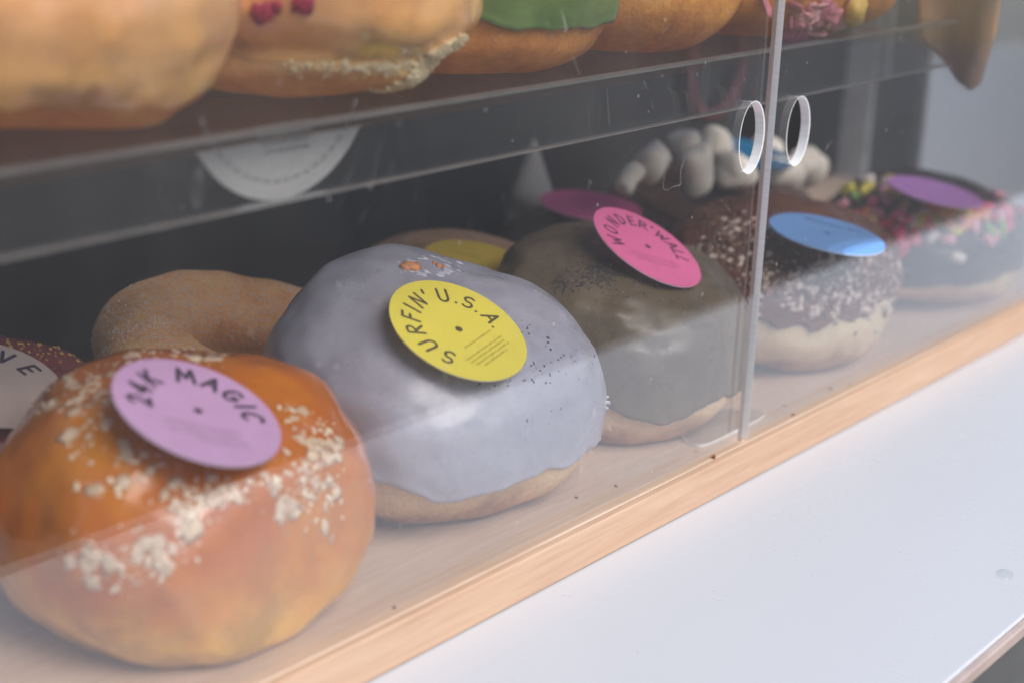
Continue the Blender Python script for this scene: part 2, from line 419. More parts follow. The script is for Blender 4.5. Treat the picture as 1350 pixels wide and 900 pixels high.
def paper_label(name, label, D, px, py, n, hdir, colour, letters=(), size=.0050, lines=(), r=.02, ink=None, fix_r=None, hole=True, lw=.00085, rl=.0138, gap=.0004, bend=.0, cat='label', marks=()):
    """disc standing on doughnut D so that its middle is on the ray through (px, py); n = the way it faces;
    hdir = where its lines of print run, measured on the photograph"""
    n = Vector(n).normalized(); d = ray(px, py)
    h = D.bvh.ray_cast(CAM, d); c = h[0]
    e = ray(px+hdir[0]*.2, py+hdir[1]*.2)
    best = 0
    for ring_ in (0, .3, .55, .8, 1):
        for k in range(16):
            a = n.orthogonal().normalized(); b_ = n.cross(a)
            q = c + (a*math.cos(k*PI/8)+b_*math.sin(k*PI/8))*r*ring_
            hh = D.bvh.ray_cast(q+n*.05, -n)
            if hh[0] is not None: best = max(best, (hh[0]-c).dot(n))
    c = c - d*((best+gap)/(-d.dot(n)))     # lift it along the ray until it rests on the lumps
    t = ((c-CAM).dot(n))/e.dot(n); X = (CAM+e*t-c).normalized(); Y = n.cross(X)
    Mx = Matrix((X, Y, n)).transposed().to_4x4(); Mx.translation = c
    th = .00045
    V, Fc = [], []; NS = 96
    for z in (0, th):
        for k in range(NS): V.append(Vector((r*math.cos(2*PI*k/NS), r*math.sin(2*PI*k/NS), z)))
    Fc += [tuple(range(NS-1, -1, -1)), tuple(range(NS, 2*NS))]
    Fc += [(k, (k+1) % NS, NS+(k+1) % NS, NS+k) for k in range(NS)]
    mat = plain(name+'_paper', colour, .55, .025, 120)
    edge = plain(name+'_paper_edge', tuple(.5*c_+.42 for c_ in colour), .7, .03)
    o = mesh(name, V, Fc, [mat, edge], None, False)
    for i, p in enumerate(o.data.polygons): p.material_index = 1 if i >= 2 else 0
    o.matrix_world = Mx; tag(o, label, cat)
    ink = ink or M['ink']
    if letters:
        V, Fc = [], []
        for ch, ang, k in letters:
            w, st = G[ch]; a = R_(ang)
            ox, oy = math.sin(a), math.cos(a)      # outward; clockwise from the top
            for s_ in st:
                pts = []
                for (x, y) in s_:
                    lx = (x-w/2+.10*(y-.5))*size*k; ly = (y-.5)*size*k
                    pts.append((ox*(rl+ly)+oy*lx, oy*(rl+ly)-ox*lx))
                stroke(V, Fc, pts, lw, th+.00003)
        mesh('lettering', V, Fc, ink, o, False)
    if hole:
        V, Fc = [], []; stroke(V, Fc, [(0, 0), (.0001, 0)], .0022, th+.00003)
        mesh('spindle_dot', V, Fc, ink, o, False)
    if lines:
        V, Fc = [], []
        g = random.Random(len(name)*31+int(px))
        for (yy, x0, x1, hgt) in lines:
            x = x0
            while x < x1:                            # words too small to read: runs of tiny upright strokes
                wl = g.uniform(.0009, .0026)
                xx = x
                while xx < min(x+wl, x1):
                    kk = len(V); hh_ = hgt*g.uniform(.55, 1)
                    for v in ((xx, yy), (xx+.00019, yy), (xx+.00022, yy+hh_), (xx+.00003, yy+hh_)): V.append(Vector((v[0], v[1], th+.00003)))
                    Fc.append((kk, kk+1, kk+2, kk+3)); xx += .00034
                x += wl+.0004
        mesh('small_print', V, Fc, plain(name+'_grey_ink', tuple(c_*.42 for c_ in colour), .6), o, False)
    return o

# ================================================================== the setting
g0 = box('pavement', (-6, -8, -1.04), (9, 9, -1.0), M['ground']); tag(g0, kind='structure')
wallm = plain('grey_render', (.40, .42, .45), .8, .06, 6)

# counter: white laminate top with a brown edge band
ct = empty('serving_counter', (0, 0, -.9)); tag(ct, 'white laminate serving counter with thin brown edge under the case', 'counter')
def wbox(name, a, b, mat, par, bev=0):
    L = par.location
    return box(name, [a[i]-L[i] for i in range(3)], [b[i]-L[i] for i in range(3)], mat, par, bev)
ZC = -.0124
wbox('top', (-.9, -.1090, ZC-.0042), (2.6, .42, ZC), M['counter'], ct, .0008)
wbox('edge_band', (-.9, -.1112, ZC-.0042), (2.6, -.1091, ZC-.0006), M['trim'], ct, .0005)
wbox('cabinet', (-.9, .05, -.999), (2.6, .40, ZC-.0045), plain('cabinet_grey', (.125, .125, .125), .6), ct)

# water drop on the counter
pd = at(1325, 757, z=ZC)
V, Fc = [], []
for i in range(9):
    a = PI/2*i/8
    for k in range(24):
        rr = .0026*math.cos(a)*(1+.12*math.cos(2*k*PI/12+1)); V.append(Vector((rr*math.cos(k*PI/12)*1.25, rr*math.sin(k*PI/12), .0007*math.sin(a)+.0001)))
for i in range(8):
    for k in range(24): Fc.append((i*24+k, i*24+(k+1) % 24, (i+1)*24+(k+1) % 24, (i+1)*24+k))
m = acrylic_mat('water', dust=.0, f0=.03, scratch=False)
o = mesh('water_drop', V, Fc, m, None); o.location = pd; o.rotation_euler.z = .6
tag(o, 'clear water drop lying alone on the white counter', 'water drop')

# ================================================================== display case
case = empty('display_case', (0, .1, 0)); tag(case, 'clear acrylic doughnut case with pale wooden base and sliding doors', 'display case')
def cb(name, a, b, mat, par=None, bev=0):
    L = case.location
    o = box(name, [a[i]-L[i] for i in range(3)], [b[i]-L[i] for i in range(3)], mat, par or case, bev)
    return o
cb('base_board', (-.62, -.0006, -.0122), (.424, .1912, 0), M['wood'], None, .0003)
cb('front_strip', (-.62, -.0033, -.0121), (.424, -.0007, -.0001), M['wood_edge'], None, .0006)
cb('back_panel', (-.62, .1872, .0002), (.4195, .1912, .34), M['dark'])
endm = plain('frosted_end_sheet', (.92, .91, .91), .5, .03, 8)
nt = endm.node_tree; out = nt.nodes['Material Output']; tl = N(nt, 'ShaderNodeBsdfTranslucent', Color=(.95, .94, .93, 1)); ad = nt.nodes.new('ShaderNodeMixShader'); ad.inputs[0].default_value = .5
tr = N(nt, 'ShaderNodeBsdfTransparent'); a2 = nt.nodes.new('ShaderNodeMixShader'); a2.inputs[0].default_value = .5
nt.links.new(nt.nodes['Principled BSDF'].outputs[0], ad.inputs[1]); nt.links.new(tl.outputs[0], ad.inputs[2])
nt.links.new(ad.outputs[0], a2.inputs[1]); nt.links.new(tr.outputs[0], a2.inputs[2]); nt.links.new(a2.outputs[0], out.inputs[0])
cb('end_panel', (.4201, -.0030, .0002), (.4238, .1390, .34), endm)
cb('corner_panel', (.4201, .1392, .0002), (.4238, .1700, .34), plain('mid_grey', (.14, .15, .16), .6, .3, 9))
L = case.location
V = [Vector((x-L.x, y-L.y, z)) for x in (.4150, .4199) for y, z in ((.1705, .0003), (.1868, .0003), (.1800, .34), (.1660, .34))]
mesh('corner_post', V, [(3, 2, 1, 0), (4, 5, 6, 7), (0, 1, 5, 4), (1, 2, 6, 5), (2, 3, 7, 6), (3, 0, 4, 7)], plain('pale_post', (.42, .43, .43), .5), case, False)
cb('hanging_rail', (.4120, .1602, .060), (.4150, .1628, .34), plain('rail_grey', (.34, .35, .36), .5))
def pane(name, x0, x1, hx, hz, flip=False):
    """acrylic door with a finger hole; its sawn edge and the bore of the hole are parts"""
    y0, y1, z0, z1 = 0.0, .0029, .0004, .30
    NH = 72; ex, ez = .0069, .0107
    ring = [(hx+ex*math.cos(2*PI*k/NH), hz+ez*math.sin(2*PI*k/NH)) for k in range(NH)]
    outer = []
    cor = [(x0, z0), (x1, z0), (x1, z1), (x0, z1)]
    angs = sorted([(2*PI*k/NH, 0, k) for k in range(NH)])
    def hit(a):
        dx, dz = math.cos(a), math.sin(a); t = 1e9
        if dx > 1e-9: t = min(t, (x1-hx)/dx)
        if dx < -1e-9: t = min(t, (x0-hx)/dx)
        if dz > 1e-9: t = min(t, (z1-hz)/dz)
        if dz < -1e-9: t = min(t, (z0-hz)/dz)
        return (hx+dx*t, hz+dz*t)
    V, Fc = [], []
    L = case.location
    def add(x, y, z): V.append(Vector((x-L.x, y-L.y, z-L.z))); return len(V)-1
    ca = [(math.atan2(c[1]-hz, c[0]-hx) % (2*PI), c) for c in cor]
    for y, rev in ((y0, False), (y1, True)):
        ri = [add(x, y, z) for x, z in ring]; oi = [add(*(lambda q: (q[0], y, q[1]))(hit(2*PI*k/NH))) for k in range(NH)]
        for k in range(NH):
            k2 = (k+1) % NH; a0 = 2*PI*k/NH; a1 = a0+2*PI/NH
            mid = [add(c[0], y, c[1]) for a, c in ca if a0+1e-6 < a < a1-1e-6]
            f = [ri[k], oi[k]] + mid + [oi[k2], ri[k2]]
            Fc.append(tuple(reversed(f)) if rev else tuple(f))
    p = mesh(name, V, Fc, M['acrylic'], case, False)
    # bore of the hole
    V = []; Fc = []
    for y in (y0, y1):
        for x, z in ring: add(x, y, z)
    Fc = [(k, (k+1) % NH, NH+(k+1) % NH, NH+k) for k in range(NH)]
    for k in range(NH):                    # polished chamfer on the front face round the hole
        a = 2*PI*k/NH; add(hx+(ex+.00055)*math.cos(a), -.00012, hz+(ez+.00035)*math.sin(a)); add(hx+ex*math.cos(a), -.00004, hz+ez*math.sin(a))
    b0 = 2*NH
    for k in range(NH): k2 = (k+1) % NH; Fc.append((b0+2*k, b0+2*k2, b0+2*k2+1, b0+2*k+1))
    mesh('finger_hole_rim', V, Fc, M['edge'], p, True)
    return p
def strip(name, x, y0, y1, z0, z1, mat, par):
    L = case.location
    V = [Vector((x-L.x, y-L.y, z-L.z)) for y, z in ((y0, z0), (y1, z0), (y1, z1), (y0, z1))]
    return mesh(name, V, [(0, 3, 2, 1)], mat, par, False)
HL = at(991, 181.5, y=0); HR = at(1052, 173, y=0)
pl = pane('sliding_door', -.60, -.0031, HL.x, HL.z)
pr = pane('sliding_door', .0006, .42, HR.x, HR.z)
strip('sawn_edge', -.0031, .0002, .0016, .0006, .2996, M['edge_pink'], pl)
strip('sawn_edge', .0006, -.0001, .0030, .0006, .2996, M['edge'], pr)
tag(pl, 'left clear acrylic door'); tag(pr, 'right clear acrylic door')

# acrylic stop plate on the board behind the doors
V, Fc = [], []; NN = 48; T = .0032
oc = [( -.0172, .0078), (-.0160, .0125), (-.0105, .0185), (-.001, .0205), (.012, .0205), (.022, .0190), (.026, .0140), (.026, .0085), (.022, .0062), (.0, .0060), (-.014, .0060)]
n_ = len(oc); T = .0015
sm = []
for k in range(n_):                                   # round the outline off
    p_, c_, q_ = Vector(oc[k-1]), Vector(oc[k]), Vector(oc[(k+1) % n_])
    for t in (0, .25, .5, .75):
        sm.append((p_+c_)*.5*(1-t)**2 + c_*2*t*(1-t) + (c_+q_)*.5*t*t)
n_ = len(sm)
V = [Vector((p.x, p.y, z)) for z in (.0003, T) for p in sm]
ds = mesh('door_stop', V, [tuple(range(n_-1, -1, -1)), tuple(range(n_, 2*n_))], M['stop'], case, False); ds.location = -case.location
mesh('stop_edge', V, [(n_+k, n_+(k+1) % n_, (k+1) % n_, k) for k in range(n_)], M['edge'], ds, True)
V, Fc = [], []; chunk(V, Fc, Vector((0, 0, 0)), Vector((0, 0, 1)), .0008, .8, 2)
o = mesh('rusty_screw', V, Fc, plain('rust', (.22, .07, .02), .7), case); o.location = at(942, 593, y=-.0004) - case.location
o.location.z = .0006

# ---- upper shelf with a hanging lip
ZS = .1215
sh = cb('shelf', (-.62, .0165, ZS-.003), (.160, .150, ZS), M['shelf_acrylic'])
lip = cb('shelf_lip', (-.62, .0135, ZS-.0158), (.160, .0162, ZS), M['lip_acrylic'])
le = cb('lip_edge', (-.62, .0133, ZS-.01622), (.160, .0164, ZS-.0161), M['lip_edge'])
tp = cb('shelf_front_edge', (-.62, .0131, ZS+.0001), (.160, .0164, ZS+.0008), M['dim_edge'])

# ================================================================== lower tier, front row
orange_glaze = glaze_mat('orange_glaze', (.56, .145, .006), .15, (.68, .245, .012), 30, sss=.2, clear=.6, low=((.80, .42, .06), .004, .026))
D = Dough('orange_doughnut', 'orange glazed doughnut with white sugar flakes under a lilac label, nearest', -.2005, .0400, 0, .0465, .0595, 18, 1, 2.3, .0034, sy=.90, axis=-18, wob=((3, .03, .6), (2, .02, 2)))
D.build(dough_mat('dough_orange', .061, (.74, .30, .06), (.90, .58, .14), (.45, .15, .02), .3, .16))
D.glaze(orange_glaze, -.75, .0012, .2)
CR = [(85, 505, 22, 14, 52), (120, 522, 14, 10, 45), (62, 532, 8, 6, 15), (50, 502, 16, 10, 22), (120, 497, 10, 8, 15), (195, 466, 12, 5, 19), (240, 464, 12, 4, 18), (283, 470, 9, 5, 16), (155, 480, 12, 7, 12),
      (127, 560, 8, 6, 9), (105, 590, 14, 9, 10), (162, 603, 12, 9, 13), (170, 592, 8, 6, 9), (125, 640, 8, 6, 6), (160, 638, 8, 7, 9), (200, 612, 12, 5, 6),
      (262, 655, 22, 12, 60), (243, 685, 12, 12, 45), (300, 650, 22, 8, 30), (240, 705, 6, 8, 7), (405, 568, 14, 12, 25), (428, 585, 9, 6, 21), (385, 545, 8, 9, 18), (402, 615, 20, 10, 37), (398, 655, 18, 16, 60), (420, 640, 14, 14, 37), (375, 670, 8, 8, 10),
      (120, 725, 14, 12, 22), (190, 722, 22, 12, 45), (160, 752, 20, 12, 30), (90, 735, 8, 8, 9), (215, 745, 16, 8, 15), (120, 765, 14, 6, 7), (430, 690, 14, 12, 9), (350, 640, 12, 10, 9), (150, 560, 70, 60, 27), (440, 600, 10, 20, 12)]
scatter(D, [(a, b_, c_*1.25, d_*1.25, max(1, int(n_*.24))) for a, b_, c_, d_, n_ in CR], plain('melted_sugar', (.84, .54, .35), .35, .25, 300, .3), 'melted_sugar', (.0005, .0026), .055, 2, lift=.01)
scatter(D, [(a, b_, c_*1.15, d_*1.15, int(n_*.95)) for a, b_, c_, d_, n_ in CR], M['crumb'], 'sugar_flakes', (.00018, .0009), .14, 2)
paper_label('round_label', 'round lilac label reading 24K MAGIC on the orange doughnut', D, 260, 543, (.123, -.39, .912), (210, 45), (.60, .36, .60),
            [('2', -93, 1), ('4', -72, 1), ('K', -48, 1), ('M', -5, 1.02), ('A', 22, 1), ('G', 46, 1), ('I', 64, 1), ('C', 81, 1)], .0052,
            lw=.00115, lines=[(-.0062, -.0085, .0095, .0008), (-.0080, -.0085, .0088, .0008), (-.0098, -.0078, .0105, .0008), (-.0116, -.002, .0108, .0008)])

D = Dough('lilac_doughnut', 'pale lilac glazed doughnut with a bare dimple under a yellow label', -.0980, .0505, 0, .0492, .0622, 16.4, 2, 2.3, .003, sy=.95, wob=((2, .02, 1), (3, .02, 2.2)))
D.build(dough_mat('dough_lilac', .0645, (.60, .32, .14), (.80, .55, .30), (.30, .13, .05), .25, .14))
D.glaze(glaze_mat('lilac_glaze', (.385, .38, .45), .34, (.46, .455, .53), 12, bumpd=.00028, sss=.35, clear=.3), -.14, .0018, .14, drip=.05, rough=.0000)
scatter(D, [(700, 435, 8, 8, 6), (722, 452, 7, 5, 6), (705, 484, 14, 8, 16), (740, 475, 18, 14, 12), (690, 500, 18, 6, 10), (650, 505, 18, 4, 8), (715, 540, 20, 10, 6)], M['seed'], 'poppy_seeds', (.00022, .00042), .6)
# flecks of glaze broken off along the right rim, and the bare dimple on top
V, Fc = [], []
for (py, k) in ((524, .0010), (531, .0016), (538, .0013), (579, .0010)):
    h = None
    for px in range(815, 740, -1):
        h = D.pick(px, py)
        if h: break
    if h: chunk(V, Fc, h[0]-h[1]*.0004, Vector((.2, .5, .6)).normalized(), k, .3, 2)
mesh('glaze_flakes', V, Fc, glaze_mat('glaze_flake', (.66, .66, .76), .4), D.root)
V, Fc = [], []
for (px, py, k) in ((541, 351, .0030), (546, 353, .0024), (535, 354, .0017), (549, 348, .0016), (578, 350, .0013), (572, 347, .0010), (585, 352, .0009)):
    h = D.pick(px, py)
    if h: chunk(V, Fc, h[0]+h[1]*.0000, h[1], k, .3, 2)
mesh('bare_dimple', V, Fc, plain('bare_dough', (.62, .27, .12), .7, .25, 400), D.root)
V, Fc = [], []
for i in range(70):
    a = rnd.random()*2*PI; q_ = rnd.uniform(.7, 1.25); h = D.pick(564+36*q_*math.cos(a), 351+11*q_*math.sin(a))
    if h: chunk(V, Fc, h[0]-h[1]*.0002, h[1], rnd.uniform(.0005, .0016), .25, 2)
mesh('crusted_glaze', V, Fc, bpy.data.materials['glaze_flake'], D.root)
paper_label('round_label', "round yellow label reading SURFIN' U.S.A. on the lilac doughnut", D, 604, 435.5, (-.033, -.471, .882), (80, -53), (.80, .68, .085),
            [('S', -112, 1), ('U', -86, 1), ('R', -60, 1), ('F', -38, 1), ('I', -22, 1), ('N', -3, 1), ("'", 13, 1), ('U', 36, 1), ('.', 53, 1), ('S', 68, 1), ('.', 83, 1), ('A', 101, 1), ('.', 117, 1)], .0050,
            [(-.0058, -.0052, .0085, .0007), (-.0090, -.0088, .0092, .0007), (-.0104, -.0088, .0086, .0007), (-.0118, -.0080, .0092, .0007), (-.0132, -.0060, .0062, .0007)], ink=plain('brown_ink', (.10, .075, .03), .6))

D = Dough('grey_brown_doughnut', 'grey brown glazed doughnut sprinkled with poppy seeds under a pink label', -.0045, .0490, 0, .0472, .0580, 13, 3, 2.75, .0036, sx=.98, sy=.92, wob=((2, .02, .3), (4, .015, 1)))
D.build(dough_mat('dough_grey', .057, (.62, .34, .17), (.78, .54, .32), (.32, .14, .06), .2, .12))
D.glaze(glaze_mat('tea_glaze', (.13, .096, .058), .33, (.18, .135, .088), 28, bumpd=.0006, sss=.15, clear=.0, spec=.4), -.13, .0018, .12, drip=.03, rough=.0005)
scatter(D, [(780, 360, 22, 10, 130), (800, 355, 10, 10, 70), (770, 372, 24, 8, 60), (785, 362, 40, 18, 40), (850, 385, 25, 8, 6), (790, 358, 16, 8, 160), (740, 375, 14, 6, 40)], M['seed'], 'poppy_seeds', (.00025, .0005), .6)
paper_label('round_label', 'round pink label reading WONDERWALL on the grey brown doughnut', D, 853, 326.5, (.101, -.486, .868), (125, 35), (.80, .155, .36),
            [('W', -98, 1), ('O', -72, 1), ('N', -45, 1), ('D', -22, 1), ('E', -1, 1), ('R', 18, 1), ("'", 31, 1), ('W', 48, 1), ('A', 68, 1), ('L', 84, 1), ('L', 99, 1)], .0048,
            [(-.0060, -.0095, .0095, .0007), (-.0076, -.0095, .0090, .0007), (-.0092, -.0085, .0080, .0007)], ink=plain('plum_ink', (.13, .02, .06), .6))

choc = glaze_mat('chocolate_glaze', (.13, .042, .018), .45, (.19, .068, .03), 40, sss=.05, clear=0, spec=.25)
D = Dough('chocolate_flake_doughnut', 'chocolate doughnut covered in coconut flakes under a blue label', .0960, .0455, 0, .0505, .0555, 5, 4, 2.5, .003, sy=.86)
D.build(dough_mat('dough_choc', .0545, (.66, .40, .20), (.86, .68, .42), (.4, .2, .09), .42, .25))
D.glaze(choc, .02, .0018, .16, drip=.06, rough=.001)
scatter(D, [(970, 297, 14, 7, 60), (955, 330, 18, 20, 60), (1030, 365, 30, 16, 90), (1080, 350, 40, 12, 70), (1000, 330, 20, 20, 40), (1130, 375, 40, 20, 120), (1180, 400, 22, 22, 140), (1090, 400, 30, 14, 60), (1190, 350, 14, 14, 40)],
        plain('coconut', (.70, .56, .47), .7, .2, 300), 'coconut_flakes', (.0004, .0018), .28)
scatter(D, [(1040, 345, 70, 30, 260), (1150, 370, 50, 30, 200), (960, 320, 30, 30, 160)], plain('chocolate_crumb', (.12, .048, .022), .6), 'chocolate_crumbs', (.0006, .0017), .7)
paper_label('round_label', 'round sky blue label lying on the chocolate flake doughnut', D, 1090, 309.5, (.013, -.156, .988), (120, 32), (.17, .37, .76), (), .0046, r=.0205, gap=.0012,
            lines=[(.0105, -.010, .011, .0032)], ink=plain('navy_ink', (.03, .08, .25), .6))

D = Dough('sprinkle_doughnut', 'dark chocolate doughnut with bright sprinkles under a purple label', .2200, .0435, 0, .0495, .0490, 4, 5, 2.5, .002, sy=.85)
D.build(dough_mat('dough_sprinkle', .047, (.62, .36, .18), (.84, .62, .38), (.4, .2, .09), .4, .25))
D.glaze(glaze_mat('dark_chocolate_glaze', (.028, .014, .011), .45, (.05, .024, .016), 40, sss=.03, clear=0, spec=.25), -.25, .0018, .15)
SC = [plain('sprinkle_'+n, c, .35, .05, 200, .1) for n, c in (('pink', (.85, .08, .22)), ('yellow', (.75, .62, .06)), ('orange', (.85, .28, .05)), ('green', (.25, .45, .08)), ('rose', (.85, .35, .42)), ('cream', (.8, .7, .62)), ('red', (.62, .03, .06)))]
def sprinkle(D, c, n, mat, L=.0064, w=.0021):
    a = Vector((rnd.gauss(0, 1), rnd.gauss(0, 1), rnd.gauss(0, 1))); a = (a - n*a.dot(n)).normalized(); b_ = n.cross(a)
    V, Fc = [], []
    prof = [(-.5, 0), (-.46, .7), (-.36, 1), (.36, 1), (.46, .7), (.5, 0)]
    for (t, k) in prof:
        for j in range(8):
            V.append(c+n*w*.7 + a*t*L + (b_*math.cos(j*PI/4)+n*math.sin(j*PI/4))*w*k)
    for i in range(5):
        for j in range(8): Fc.append((i*8+j, i*8+(j+1) % 8, (i+1)*8+(j+1) % 8, (i+1)*8+j))
    return mesh('sprinkle', V, Fc, mat, D.root)
zones = [((1140, 256, 22, 8), (1, 1, 3, 5)), ((1170, 280, 22, 12), (0, 0, 4, 2)), ((1215, 290, 24, 10), (2, 0, 5, 1)), ((1180, 300, 30, 12), (0, 5, 6)), ((1250, 290, 18, 10), (1, 3, 2)),
         ((1290, 285, 22, 8), (6, 0, 2, 4)), ((1320, 290, 16, 8), (6, 3, 0)), ((1270, 315, 40, 14), (4, 5, 0)), ((1240, 262, 60, 14), (0, 2, 4, 1))]
cnt = 0
for zi in range(98):
    (zx, zy, sx, sy), cols = zones[zi % len(zones)]
    h = D.pick(zx+rnd.gauss(0, sx), zy+rnd.gauss(0, sy))
    if h and h[1].z > .1: sprinkle(D, h[0], h[1], SC[rnd.choice(cols)])
paper_label('round_label', 'round purple label lying on the sprinkle doughnut at the right', D, 1233, 254, (.03, -.16, .987), (120, 26), (.50, .20, .56), (), .0046, r=.0195, gap=.0022, hole=False)

# ================================================================== lower tier, back row
D = Dough('red_doughnut', 'dark red glazed doughnut with gold crumbs, cut by the left edge', -.1960, .1330, 0, .0400, .0450, 8, 6, 2.3, .002)
D.build(dough_mat('dough_red', .0495, (.36, .16, .07), (.5, .28, .12), (.15, .06, .03), .3, .1))
D.glaze(glaze_mat('red_glaze', (.26, .035, .035), .3, (.34, .06, .055), 30, sss=.1), -.35, .0016, .2)
scatter(D, [(30, 455, 25, 6, 20), (80, 462, 20, 6, 20), (60, 470, 30, 6, 14)], plain('gold_crumb', (.62, .35, .08), .5), 'gold_crumbs', (.0004, .0009), .6)
paper_label('round_label', 'cream label ending in OVE on the dark red doughnut', D, -12, 506, (.06, -.36, .93), (120, 22), (.60, .46, .38),
            [('L', -48, 1), ('O', -14, 1), ('V', 14, 1), ('E', 45, 1)], .0054, r=.0195, lw=.0011)

D = Dough('sugar_ring_doughnut', 'sugar coated ring doughnut with a hollow centre behind the orange one', -.1030, .1250, 0, .0460, .0315, 15, 7, 2.2, .0034, ring=.30, wob=((3, .03, 1), (2, .03, 0)))
D.build(dough_mat('dough_sugar', .04, (.97, .45, .14), (.97, .60, .26), (.80, .31, .08), .4, .1, sugar=.6))
scatter(D, [(200, 400, 60, 30, 600), (180, 440, 50, 30, 500), (320, 410, 60, 30, 500)], plain('sugar_grain', (.80, .68, .56), .3, .1, 300, .2), 'sugar_grains', (.00016, .00040), .7)

D = Dough('crusted_doughnut', 'brown crusted doughnut carrying a yellow label behind the lilac one', -.0040, .1170, 0, .0430, .0475, 6, 8, 2.4, .002)
D.build(dough_mat('dough_crust', .045, (.50, .26, .12), (.62, .38, .19), (.25, .1, .04), .5, .1, sugar=.4))
paper_label('round_label', 'plain yellow label on the crusted doughnut half hidden behind the grey brown one', D, 634, 352, (.0, -.24, .95), (120, 26), (.62, .42, .04), (), .0046, hole=False,
            lines=[(-.006, -.012, .002, .0012), (.006, -.012, .000, .0012)])

D = Dough('dark_doughnut', 'dark chocolate doughnut under a magenta label behind the grey brown one', .0880, .1210, 0, .0420, .0425, 4, 9, 2.4, .002)
D.build(dough_mat('dough_dark', .0425)); D.glaze(glaze_mat('bitter_glaze', (.03, .018, .015), .45, sss=.03, clear=0, spec=.3), -.5)
paper_label('round_label', 'round magenta label behind the pink WONDERWALL label', D, 779, 272, (.0, -.10, .99), (120, 26), (.55, .06, .20), (), .0046, hole=False, gap=.0015)

D = Dough('marshmallow_doughnut', 'chocolate doughnut topped with fat white marshmallows, behind the doors', .1830, .1280, 0, .0460, .0430, 0, 10, 2.5, .003)
D.build(dough_mat('dough_marsh', .043)); D.glaze(glaze_mat('brown_glaze', (.075, .030, .018), .35, (.11, .05, .03), 30, sss=.05, clear=0, spec=.3), -.5, rough=.0008)
DM = D
def marshmallow(px, py, y, L, w, dirpx, label=None):
    """rounded cylinder whose axis runs along dirpx on the photograph"""
    c = at(px, py, y=y); a = (at(px+dirpx[0], py+dirpx[1], y=y)-c).normalized()
    q = a.to_track_quat('Z', 'Y').to_matrix(); V, Fc = [], []; n = 24
    prof = [(-.5, 0), (-.5, .55), (-.47, .80), (-.40, .95), (-.25, 1), (0, .97), (.25, 1), (.40, .95), (.47, .80), (.5, .55), (.5, 0)]
    sd = rnd.random()*40
    for t, k in prof:
        for j in range(n):
            P = Vector((w*k*math.cos(j*2*PI/n), w*k*math.sin(j*2*PI/n), t*L))
            P *= 1+.30*noise.noise(P*110+Vector((sd, 0, 0)))
            V.append(q @ P + c - DM.root.location)
    for i in range(len(prof)-1):
        for j in range(n): Fc.append((i*n+j, i*n+(j+1) % n, (i+1)*n+(j+1) % n, (i+1)*n+j))
    return mesh('marshmallow', V, Fc, M['marsh'], DM.root)
marshmallow(829, 237, .104, .012, .0042, (-12, 22))
marshmallow(860, 211, .104, .013, .0068, (-22, 18))
marshmallow(915, 226, .104, .020, .0074, (4, 40))
marshmallow(903, 194, .112, .013, .0062, (4, 30))
marshmallow(943, 190, .118, .012, .0070, (20, 14))
marshmallow(968, 226, .104, .016, .0082, (30, 5))
marshmallow(1030, 229, .106, .017, .0076, (30, 8))
marshmallow(1066, 219, .112, .017, .0080, (14, 26))
marshmallow(1010, 200, .122, .014, .0066, (30, 2))
# its blue label, seen almost edge on, wedged between the marshmallows
bl = at(990, 203, y=.116)
V, Fc = [], []
for z in (0, .0005):
    for k in range(64): V.append(Vector((.0185*math.cos(k*PI/32), .0185*math.sin(k*PI/32), z)))
Fc = [tuple(range(63, -1, -1)), tuple(range(64, 128))]+[(k, (k+1) % 64, 64+(k+1) % 64, 64+k) for k in range(64)]
o = mesh('round_label', V, Fc, plain('deep_blue_paper', (.02, .12, .22), .6), None, False)
o.location = bl; o.rotation_euler = (R_(12), 0, 0)
tag(o, 'deep blue label lodged edge on among the white marshmallows', 'label')

# ================================================================== upper tier
amber = glaze_mat('amber_glaze', (.93, .43, .17), .25, (.95, .55, .27), 26, sss=.3, clear=.6, low=((.93, .50, .16), .012, .032))
D = Dough('large_glazed_doughnut', 'big amber glazed doughnut at the left end of the upper shelf', -.2300, .0600, ZS, .0475, .058, 0, 11, 2.2, .0062, wob=((3, .03, 2),), crease=(-.32, .025, .22))
D.build(dough_mat('dough_amber', .058, (.90, .38, .09), (.95, .60, .22), (.74, .27, .05), .36, .12)); D.glaze(amber, -.62, .0004, .3)
D = Dough('raspberry_doughnut', 'amber glazed doughnut with raspberry bits and a torn pale side', -.1490, .0560, ZS, .0465, .060, 0, 12, 2.3, .0045, wob=((3, .02, 0),), crease=(-.50, .075, .16))
D.build(dough_mat('dough_torn', .058, (.92, .48, .16), (.97, .66, .28), (.84, .38, .11), .30, .14)); D.glaze(amber, -.50, .0003, .10)
for (px, py, k) in ((342, 18, .0022), (352, 14, .0024), (364, 10, .0018), (400, 6, .0026), (408, 2, .0016), (392, 9, .0014)):
    h = D.pick(px, py)
    if h:
        V, Fc = [], []; chunk(V, Fc, h[0]+h[1]*.0003, h[1], k, .35, 2); mesh('raspberry_bit', V, Fc, bpy.data.materials.get('raspberry') or plain('raspberry', (.36, .02, .06), .6, .3, 400), D.root)
torn = plain('torn_crumb', (.97, .70, .40), .8, .15, 250, .3)
scatter(D, [(600, 78, 14, 6, 160), (614, 70, 8, 9, 120), (575, 84, 16, 5, 110), (540, 88, 16, 4, 80), (612, 92, 10, 6, 80), (480, 92, 30, 5, 120), (420, 92, 30, 5, 60), (590, 82, 22, 9, 260)], torn, 'torn_crumb', (.0003, .0010), .4, 1, lift=0)
V, Fc = [], []
